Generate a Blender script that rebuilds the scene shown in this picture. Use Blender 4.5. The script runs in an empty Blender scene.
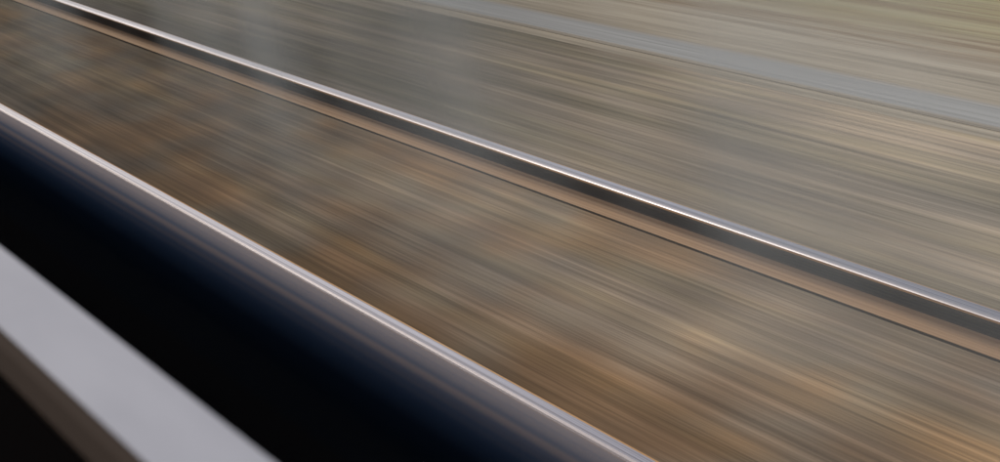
import bpy, math
from mathutils import Matrix, Vector
scene = bpy.context.scene
scene.view_settings.view_transform='Standard'; scene.view_settings.look='None'; scene.view_settings.exposure=0

CAMZ=2.7
Y0,Y1=-40.0,160.0

# ---------------- helpers ----------------
class NT:
    def __init__(s,name):
        s.m=bpy.data.materials.new(name); s.m.use_nodes=True
        s.n=s.m.node_tree.nodes; s.l=s.m.node_tree.links
        s.b=s.n['Principled BSDF']
        s.tc=s.n.new('ShaderNodeTexCoord')
    def link(s,a,b): s.l.new(a,b)
    def streak(s,fx,fy,detail=3,rough=.55,off=0,fz=None):
        mp=s.n.new('ShaderNodeMapping'); mp.inputs['Scale'].default_value=(fx,fy,fz if fz is not None else fx)
        mp.inputs['Location'].default_value=(off,off*1.7,off*.6)
        s.link(s.tc.outputs['Object'],mp.inputs[0])
        t=s.n.new('ShaderNodeTexNoise'); t.inputs['Scale'].default_value=1; t.inputs['Detail'].default_value=detail
        t.inputs['Roughness'].default_value=rough
        s.link(mp.outputs[0],t.inputs['Vector']); return t.outputs['Fac']
    def ramp(s,fac,stops):
        r=s.n.new('ShaderNodeValToRGB'); e=r.color_ramp.elements
        while len(e)<len(stops): e.new(.5)
        for i,(p,c) in enumerate(stops):
            e[i].position=p; e[i].color=(*c,1) if len(c)==3 else c
        s.link(fac,r.inputs[0]); return r.outputs[0]
    def mix(s,fac,a,b,mode='MIX'):
        m=s.n.new('ShaderNodeMix'); m.data_type='RGBA'; m.blend_type=mode
        for sock,v in ((m.inputs[0],fac),(m.inputs[6],a),(m.inputs[7],b)):
            if isinstance(v,bpy.types.NodeSocket): s.link(v,sock)
            elif isinstance(v,(int,float)): sock.default_value=v
            else: sock.default_value=(*v,1)
        return m.outputs[2]
    def axis(s,ax,a,b,smooth=True):
        x=s.n.new('ShaderNodeSeparateXYZ'); s.link(s.tc.outputs['Object'],x.inputs[0])
        r=s.n.new('ShaderNodeMapRange'); r.interpolation_type='SMOOTHSTEP' if smooth else 'LINEAR'
        r.inputs['From Min'].default_value=a; r.inputs['From Max'].default_value=b
        s.link(x.outputs[ax],r.inputs['Value']); return r.outputs[0]
    def set(s,col=None,rough=.8,metal=0,spec=.3,bump=None,bs=.3,bd=.01):
        if col is not None:
            if isinstance(col,bpy.types.NodeSocket): s.link(col,s.b.inputs['Base Color'])
            else: s.b.inputs['Base Color'].default_value=(*col,1)
        s.b.inputs['Roughness'].default_value=rough; s.b.inputs['Metallic'].default_value=metal
        s.b.inputs['Specular IOR Level'].default_value=spec
        if bump is not None:
            bn=s.n.new('ShaderNodeBump'); bn.inputs['Strength'].default_value=bs; bn.inputs['Distance'].default_value=bd
            s.link(bump,bn.inputs['Height']); s.link(bn.outputs[0],s.b.inputs['Normal'])
        return s.m

def extrude(name,pts,mats,segmat=None,closed=False,y0=Y0,y1=Y1,x=0,z=0,parent=None,smooth=False,ny=1):
    n=len(pts); ys=[y0+(y1-y0)*i/ny for i in range(ny+1)]
    v=[(p[0],yy,p[1]) for yy in ys for p in pts]
    f=[];mi=[]
    segs=n if closed else n-1
    for k in range(ny):
        for i in range(segs):
            j=(i+1)%n
            f.append((k*n+i,k*n+j,(k+1)*n+j,(k+1)*n+i)); mi.append(segmat[i] if segmat else 0)
    me=bpy.data.meshes.new(name); me.from_pydata(v,[],f)
    for m in mats: me.materials.append(m)
    for i,p in enumerate(me.polygons): p.material_index=mi[i]; p.use_smooth=smooth
    me.update()
    o=bpy.data.objects.new(name,me); o.location=(x,0,z); scene.collection.objects.link(o)
    if parent: o.parent=parent
    return o
def empty(name):
    o=bpy.data.objects.new(name,None); scene.collection.objects.link(o); return o

# ---------------- materials ----------------
def ballast():
    s=NT('ballast_stone')
    fine=s.streak(110,.6,6,.75)
    med=s.streak(24,.36,4,.65,3.1)
    wide=s.streak(7,.22,3,.6,21)
    big=s.streak(2.2,1.1,2,.5,7.7)
    huge=s.streak(1.3,.6,2,.5,13)
    olive=s.streak(5,.35,2,.5,31)
    c1=s.ramp(fine,[(.30,(.11,.10,.083)),(.5,(.285,.252,.203)),(.70,(.51,.455,.372))])
    c2=s.ramp(med,[(.32,(.12,.108,.09)),(.52,(.285,.252,.203)),(.70,(.48,.43,.352))])
    c=s.mix(.5,c1,c2)
    c=s.mix(1.0,c,s.ramp(wide,[(.33,(.72,.73,.73)),(.5,(1,1,.99)),(.67,(1.26,1.22,1.16))]),'MULTIPLY')
    c=s.mix(1.0,c,s.ramp(olive,[(.45,(1,1,1)),(.62,(.97,.985,.90))]),'MULTIPLY')
    g=s.mix(s.axis(0,4.1,3.7),(0,0,0),(1,1,1))
    pat=s.ramp(big,[(.38,(.15,.15,.15)),(.62,(1,1,1))])
    pm=s.mix(1.0,g,pat,'MULTIPLY')
    rb=s.mix(1.0,c,(1.18,.90,.66),'MULTIPLY')
    c=s.mix(pm,c,rb)
    wv=s.n.new('ShaderNodeTexWave'); wv.wave_type='BANDS'; wv.bands_direction='Y'; wv.inputs['Scale'].default_value=.48; wv.inputs['Distortion'].default_value=1.8; wv.inputs['Detail'].default_value=1; wv.inputs['Detail Scale'].default_value=.8
    s.link(s.tc.outputs['Object'],wv.inputs[0])
    sl=s.ramp(wv.outputs['Fac'],[(0,(.91,.91,.92)),(1,(1.06,1.05,1.03))])
    c=s.mix(g,c,s.mix(1.0,c,sl,'MULTIPLY'))
    t=s.ramp(huge,[(.33,(.74,.75,.76)),(.5,(.98,.975,.97)),(.64,(1.2,1.18,1.15))])
    c=s.mix(1.0,c,t,'MULTIPLY')
    nb=s.mix(s.axis(0,2.3,3.4),(.64,.62,.62),(1,1,1)); c=s.mix(1.0,c,nb,'MULTIPLY')
    ob=s.mix(s.axis(0,4.1,5.5),(.97,.96,.95),(1.36,1.31,1.24)); c=s.mix(1.0,c,ob,'MULTIPLY')
    d=s.mix(s.axis(1,2.5,9.0),(1.18,1.14,1.09),(.37,.375,.375))  # lighting falloff along the track, painted into the ballast colour
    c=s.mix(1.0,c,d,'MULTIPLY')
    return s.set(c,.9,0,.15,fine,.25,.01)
def verge():
    s=NT('verge_dry_grass')
    fine=s.streak(44,.45,5,.7,2); med=s.streak(9,.28,3,.6,5); big=s.streak(2.6,.2,2,.5,4)
    a=s.ramp(fine,[(.3,(.27,.235,.17)),(.52,(.49,.43,.325)),(.7,(.74,.66,.51))])
    b=s.ramp(med,[(.32,(.22,.19,.135)),(.5,(.48,.42,.315)),(.68,(.71,.64,.49))])
    c=s.mix(.5,a,b)
    green=s.mix(1.0,c,(.84,.86,.54),'MULTIPLY'); brown=s.mix(1.0,c,(.82,.66,.52),'MULTIPLY')
    gm=s.mix(1.0,s.mix(s.axis(0,6.6,7.2),(0,0,0),(1,1,1)),s.ramp(big,[(.38,(.55,.55,.55)),(.54,(1,1,1))]),'MULTIPLY')
    bm=s.mix(1.0,s.mix(s.axis(0,6.4,6.8),(0,0,0),(1,1,1)),s.ramp(med,[(.38,(.75,.75,.75)),(.55,(.05,.05,.05))]),'MULTIPLY')
    c=s.mix(gm,c,green); c=s.mix(bm,c,brown)
    d=s.mix(s.axis(1,4.0,11),(1,1,1),(.5,.5,.5)); c=s.mix(1.0,c,d,'MULTIPLY')  # same lighting falloff along Y painted into the verge
    return s.set(c,.95,0,.1,fine,.3,.01)
def concrete():
    s=NT('trough_concrete')
    f=s.streak(60,.4,4,.65)
    c=s.ramp(f,[(.3,(.32,.325,.31)),(.5,(.42,.425,.405)),(.7,(.52,.525,.50))])
    e=s.ramp(f,[(.3,(.29,.255,.20)),(.7,(.53,.475,.38))])
    c=s.mix(s.axis(0,.07,.15),c,e); c=s.mix(s.axis(0,-.12,-.15),c,e)
    d=s.mix(s.axis(1,4.0,11),(1,1,1),(.5,.5,.5)); c=s.mix(1.0,c,d,'MULTIPLY')  # lighting falloff along Y painted into the concrete too
    return s.set(c,.85,0,.15)
def steel_head():
    s=NT('rail_head_worn_steel')
    f=s.streak(230,.15,3,.7)
    c=s.ramp(f,[(.36,(.28,.255,.26)),(.5,(.54,.52,.54)),(.64,(.80,.79,.83))])
    return s.set(c,.30,.6,.5)
def rust(name,c0,c1,c2,sp=.12):
    s=NT(name); f=s.streak(90,.3,3,.6); c=s.ramp(f,[(.3,c0),(.5,c1),(.7,c2)])
    d=s.mix(s.axis(1,3.0,11),(1.1,1.1,1.1),(.7,.7,.7)); c=s.mix(1.0,c,d,'MULTIPLY')  # rail colours carry the painted lighting falloff along Y
    return s.set(c,.75,0,sp)
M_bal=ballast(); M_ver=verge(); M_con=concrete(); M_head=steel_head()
M_gold=rust('rail_edge_rust',(.40,.21,.09),(.60,.34,.15),(.70,.44,.22))
M_web=rust('rail_web_shade_rust',(.028,.019,.016),(.048,.034,.029),(.072,.052,.042))  # rusty web, with the shade below the head painted into its colour
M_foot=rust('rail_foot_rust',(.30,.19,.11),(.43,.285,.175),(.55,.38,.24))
M_dark=rust('rail_foot_edge_shadow',(.05,.035,.025),(.08,.06,.042),(.11,.08,.055))  # foot's vertical edge, shadow line painted in as darker rust

# ---------------- ground ----------------
g=extrude('ground',[(-400,-.03),(3000,-.03)],[M_ver],y0=-3000,y1=3000)
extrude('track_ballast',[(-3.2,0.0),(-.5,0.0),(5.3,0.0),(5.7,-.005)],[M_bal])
extrude('verge',[(5.68,-.004),(6.6,-.004),(7.6,.02),(9.5,.12),(14,.3),(24,.2),(40,-.05)],[M_ver],ny=1)
tr=empty('concrete_cable_trough')
extrude('trough_body',[(-.16,-.1),(-.16,.002),(.16,.002),(.16,-.1)],[M_con],x=5.94,parent=tr)
extrude('trough_lid',[(-.15,.0025),(-.14,.010),(.14,.010),(.15,.0025)],[M_con],x=5.94,parent=tr)

# ---------------- rails ----------------
def rail(x):
    prof=[( .070,.000),( .070,.011),( .030,.022),( .010,.034),( .0085,.10),( .033,.112),( .036,.118),( .036,.138),(.033,.145),( .022,.150),
          (-.018,.150),(-.030,.1475),(-.0350,.143),(-.0358,.134),(-.036,.118),(-.033,.112),(-.0085,.10),(-.0088,.052),(-.012,.034),(-.030,.022),(-.070,.011),(-.070,.000)]
    sm=[3,2,2,1,1,1,1,4,4,0, 0,0,4,1,1,1,1,2,2,2,3]
    e=empty('railway_rail')
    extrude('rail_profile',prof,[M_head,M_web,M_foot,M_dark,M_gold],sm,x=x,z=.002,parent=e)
    return e
rail(3.93); rail(2.43)
rail(.35-1.4); rail(.35-1.4-1.505)

# ---------------- carriage ----------------
tc=empty('train_carriage')
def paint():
    s=NT('navy_paint_reflections')
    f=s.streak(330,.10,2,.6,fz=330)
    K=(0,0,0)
    c=s.ramp(s.axis(0,.33,.475,False),[(0,(.0008,.0012,.002)),(.26,(.0015,.003,.006)),(.40,(.006,.011,.022)),(.54,(.016,.028,.05)),(.68,(.055,.075,.11)),(.84,(.13,.155,.20)),(1,(.17,.19,.23))])  # navy body; blue-grey reflection toward the outer edge painted into the colour
    st=s.ramp(f,[(.47,K),(.57,(.20,.115,.045))])  # gold reflection streaks painted into the body colour
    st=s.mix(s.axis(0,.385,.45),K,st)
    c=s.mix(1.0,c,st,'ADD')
    gold_refl=s.ramp(s.axis(0,.455,.475,False),[(.18,K),(.38,(.5,.28,.08)),(.6,(.5,.28,.08)),(.8,K)])  # thin gold reflection line, also painted on
    c=s.mix(1.0,c,gold_refl,'ADD')
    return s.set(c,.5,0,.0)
s=NT('grey_aluminium_sill'); n=s.streak(30,8,3,.5); M_sill=s.set(s.ramp(n,[(.3,(.42,.43,.475)),(.7,(.48,.49,.535))]),.6,0,.1)
s=NT('black_window_rubber'); M_rub=s.set((.001,.001,.0012),.9,0,.0)
s=NT('dark_brown_interior_lining'); M_lin=s.set((.06,.045,.036),.8,0,.05)
s=NT('black_interior_lining'); M_blk=s.set((.004,.0035,.0035),.9,0,.0)
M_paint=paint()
C=CAMZ
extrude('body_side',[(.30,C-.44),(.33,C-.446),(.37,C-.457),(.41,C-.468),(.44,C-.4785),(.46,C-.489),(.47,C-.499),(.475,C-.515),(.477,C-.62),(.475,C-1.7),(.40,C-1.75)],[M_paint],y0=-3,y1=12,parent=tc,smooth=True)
extrude('window_rubber',[(.208,C-.36),(.209,C-.43),(.302,C-.4385)],[M_rub],y0=-3,y1=12,parent=tc)
extrude('window_sill',[(.207,C-.36),(.207,C-.335),(.204,C-.33),(.162,C-.33)],[M_sill],y0=-3,y1=12,parent=tc)
extrude('sill_edge',[(.1618,C-.330),(.156,C-.334),(.150,C-.345)],[M_lin],y0=-3,y1=12,parent=tc)
extrude('inner_lining',[(.149,C-.346),(.11,C-.372),(.10,C-.40),(.10,C-1.4)],[M_blk],y0=-3,y1=12,parent=tc)
gm=bpy.data.materials.new('window_glass_reflection_haze'); gm.use_nodes=True; N=gm.node_tree.nodes; L=gm.node_tree.links  # clear pane; reflection smears added as pale diffuse haze
N.remove(N['Principled BSDF']); out=N['Material Output']
tcn=N.new('ShaderNodeTexCoord'); mp=N.new('ShaderNodeMapping'); mp.inputs['Scale'].default_value=(1,11,2.5); mp.inputs['Location'].default_value=(0,1.3,.4); L.new(tcn.outputs['Object'],mp.inputs[0])
no=N.new('ShaderNodeTexNoise'); no.inputs['Scale'].default_value=1.0; no.inputs['Detail'].default_value=2; L.new(mp.outputs[0],no.inputs[0])
mr=N.new('ShaderNodeMapRange'); mr.inputs['From Min'].default_value=.40; mr.inputs['From Max'].default_value=.68; mr.inputs['To Min'].default_value=.01; mr.inputs['To Max'].default_value=.36
L.new(no.outputs['Fac'],mr.inputs['Value'])
sx=N.new('ShaderNodeSeparateXYZ'); L.new(tcn.outputs['Object'],sx.inputs[0])
mz=N.new('ShaderNodeMapRange'); mz.inputs['From Min'].default_value=C-.20; mz.inputs['From Max'].default_value=C-.13; mz.inputs['To Min'].default_value=.0
L.new(sx.outputs[2],mz.inputs['Value'])
mu=N.new('ShaderNodeMath'); mu.operation='MULTIPLY'; L.new(mr.outputs[0],mu.inputs[0]); L.new(mz.outputs[0],mu.inputs[1])
tp=N.new('ShaderNodeBsdfTransparent'); df=N.new('ShaderNodeBsdfDiffuse'); df.inputs[0].default_value=(.8,.86,.86,1)
gl=N.new('ShaderNodeBsdfGlossy'); gl.inputs['Roughness'].default_value=.0
mx=N.new('ShaderNodeMixShader'); L.new(mu.outputs[0],mx.inputs[0]); L.new(tp.outputs[0],mx.inputs[1]); L.new(df.outputs[0],mx.inputs[2])
m2=N.new('ShaderNodeMixShader'); m2.inputs[0].default_value=.003; L.new(mx.outputs[0],m2.inputs[1]); L.new(gl.outputs[0],m2.inputs[2]); L.new(m2.outputs[0],out.inputs[0])
extrude('window_glass',[(.2055,C-.333),(.2055,C+.5)],[gm],y0=-3,y1=12,parent=tc)

# ---------------- camera ----------------
cd=bpy.data.cameras.new('camera'); cam=bpy.data.objects.new('camera',cd); scene.collection.objects.link(cam); scene.camera=cam
cd.sensor_width=36; cd.lens=1400/1000*36; cd.clip_start=.02; cd.clip_end=6000
t=Vector((-1094,452,-1400)).normalized()
e1=(Vector((0,1,0))-t*t.y).normalized(); e2=t.cross(e1)
be=math.radians(20.5)
o=e2*math.cos(be)+e1*math.sin(be); u=e1*math.cos(be)-e2*math.sin(be)
R=Matrix((o,t,u)).to_4x4()
cam.matrix_world=Matrix.Translation((0,0,CAMZ))@R
cd.dof.use_dof=True; cd.dof.focus_distance=5.5; cd.dof.aperture_fstop=8

# ---------------- light ----------------
el,az=42,-8
w=bpy.data.worlds.new('World'); scene.world=w; w.use_nodes=True
nt=w.node_tree; bg=nt.nodes['Background']; sk=nt.nodes.new('ShaderNodeTexSky'); sk.sky_type='NISHITA'; sk.sun_disc=False
sk.sun_elevation=math.radians(el); sk.sun_rotation=math.radians(az); sk.dust_density=4
nt.links.new(sk.outputs[0],bg.inputs[0]); bg.inputs[1].default_value=.088
sd=bpy.data.lights.new('sun','SUN'); sd.energy=1.5; sd.angle=math.radians(15); sd.color=(1,.92,.82)
so=bpy.data.objects.new('sun',sd); scene.collection.objects.link(so)
dirv=Vector((math.sin(math.radians(az))*math.cos(math.radians(el)),math.cos(math.radians(az))*math.cos(math.radians(el)),math.sin(math.radians(el))))
so.rotation_euler=dirv.to_track_quat('Z','Y').to_euler()
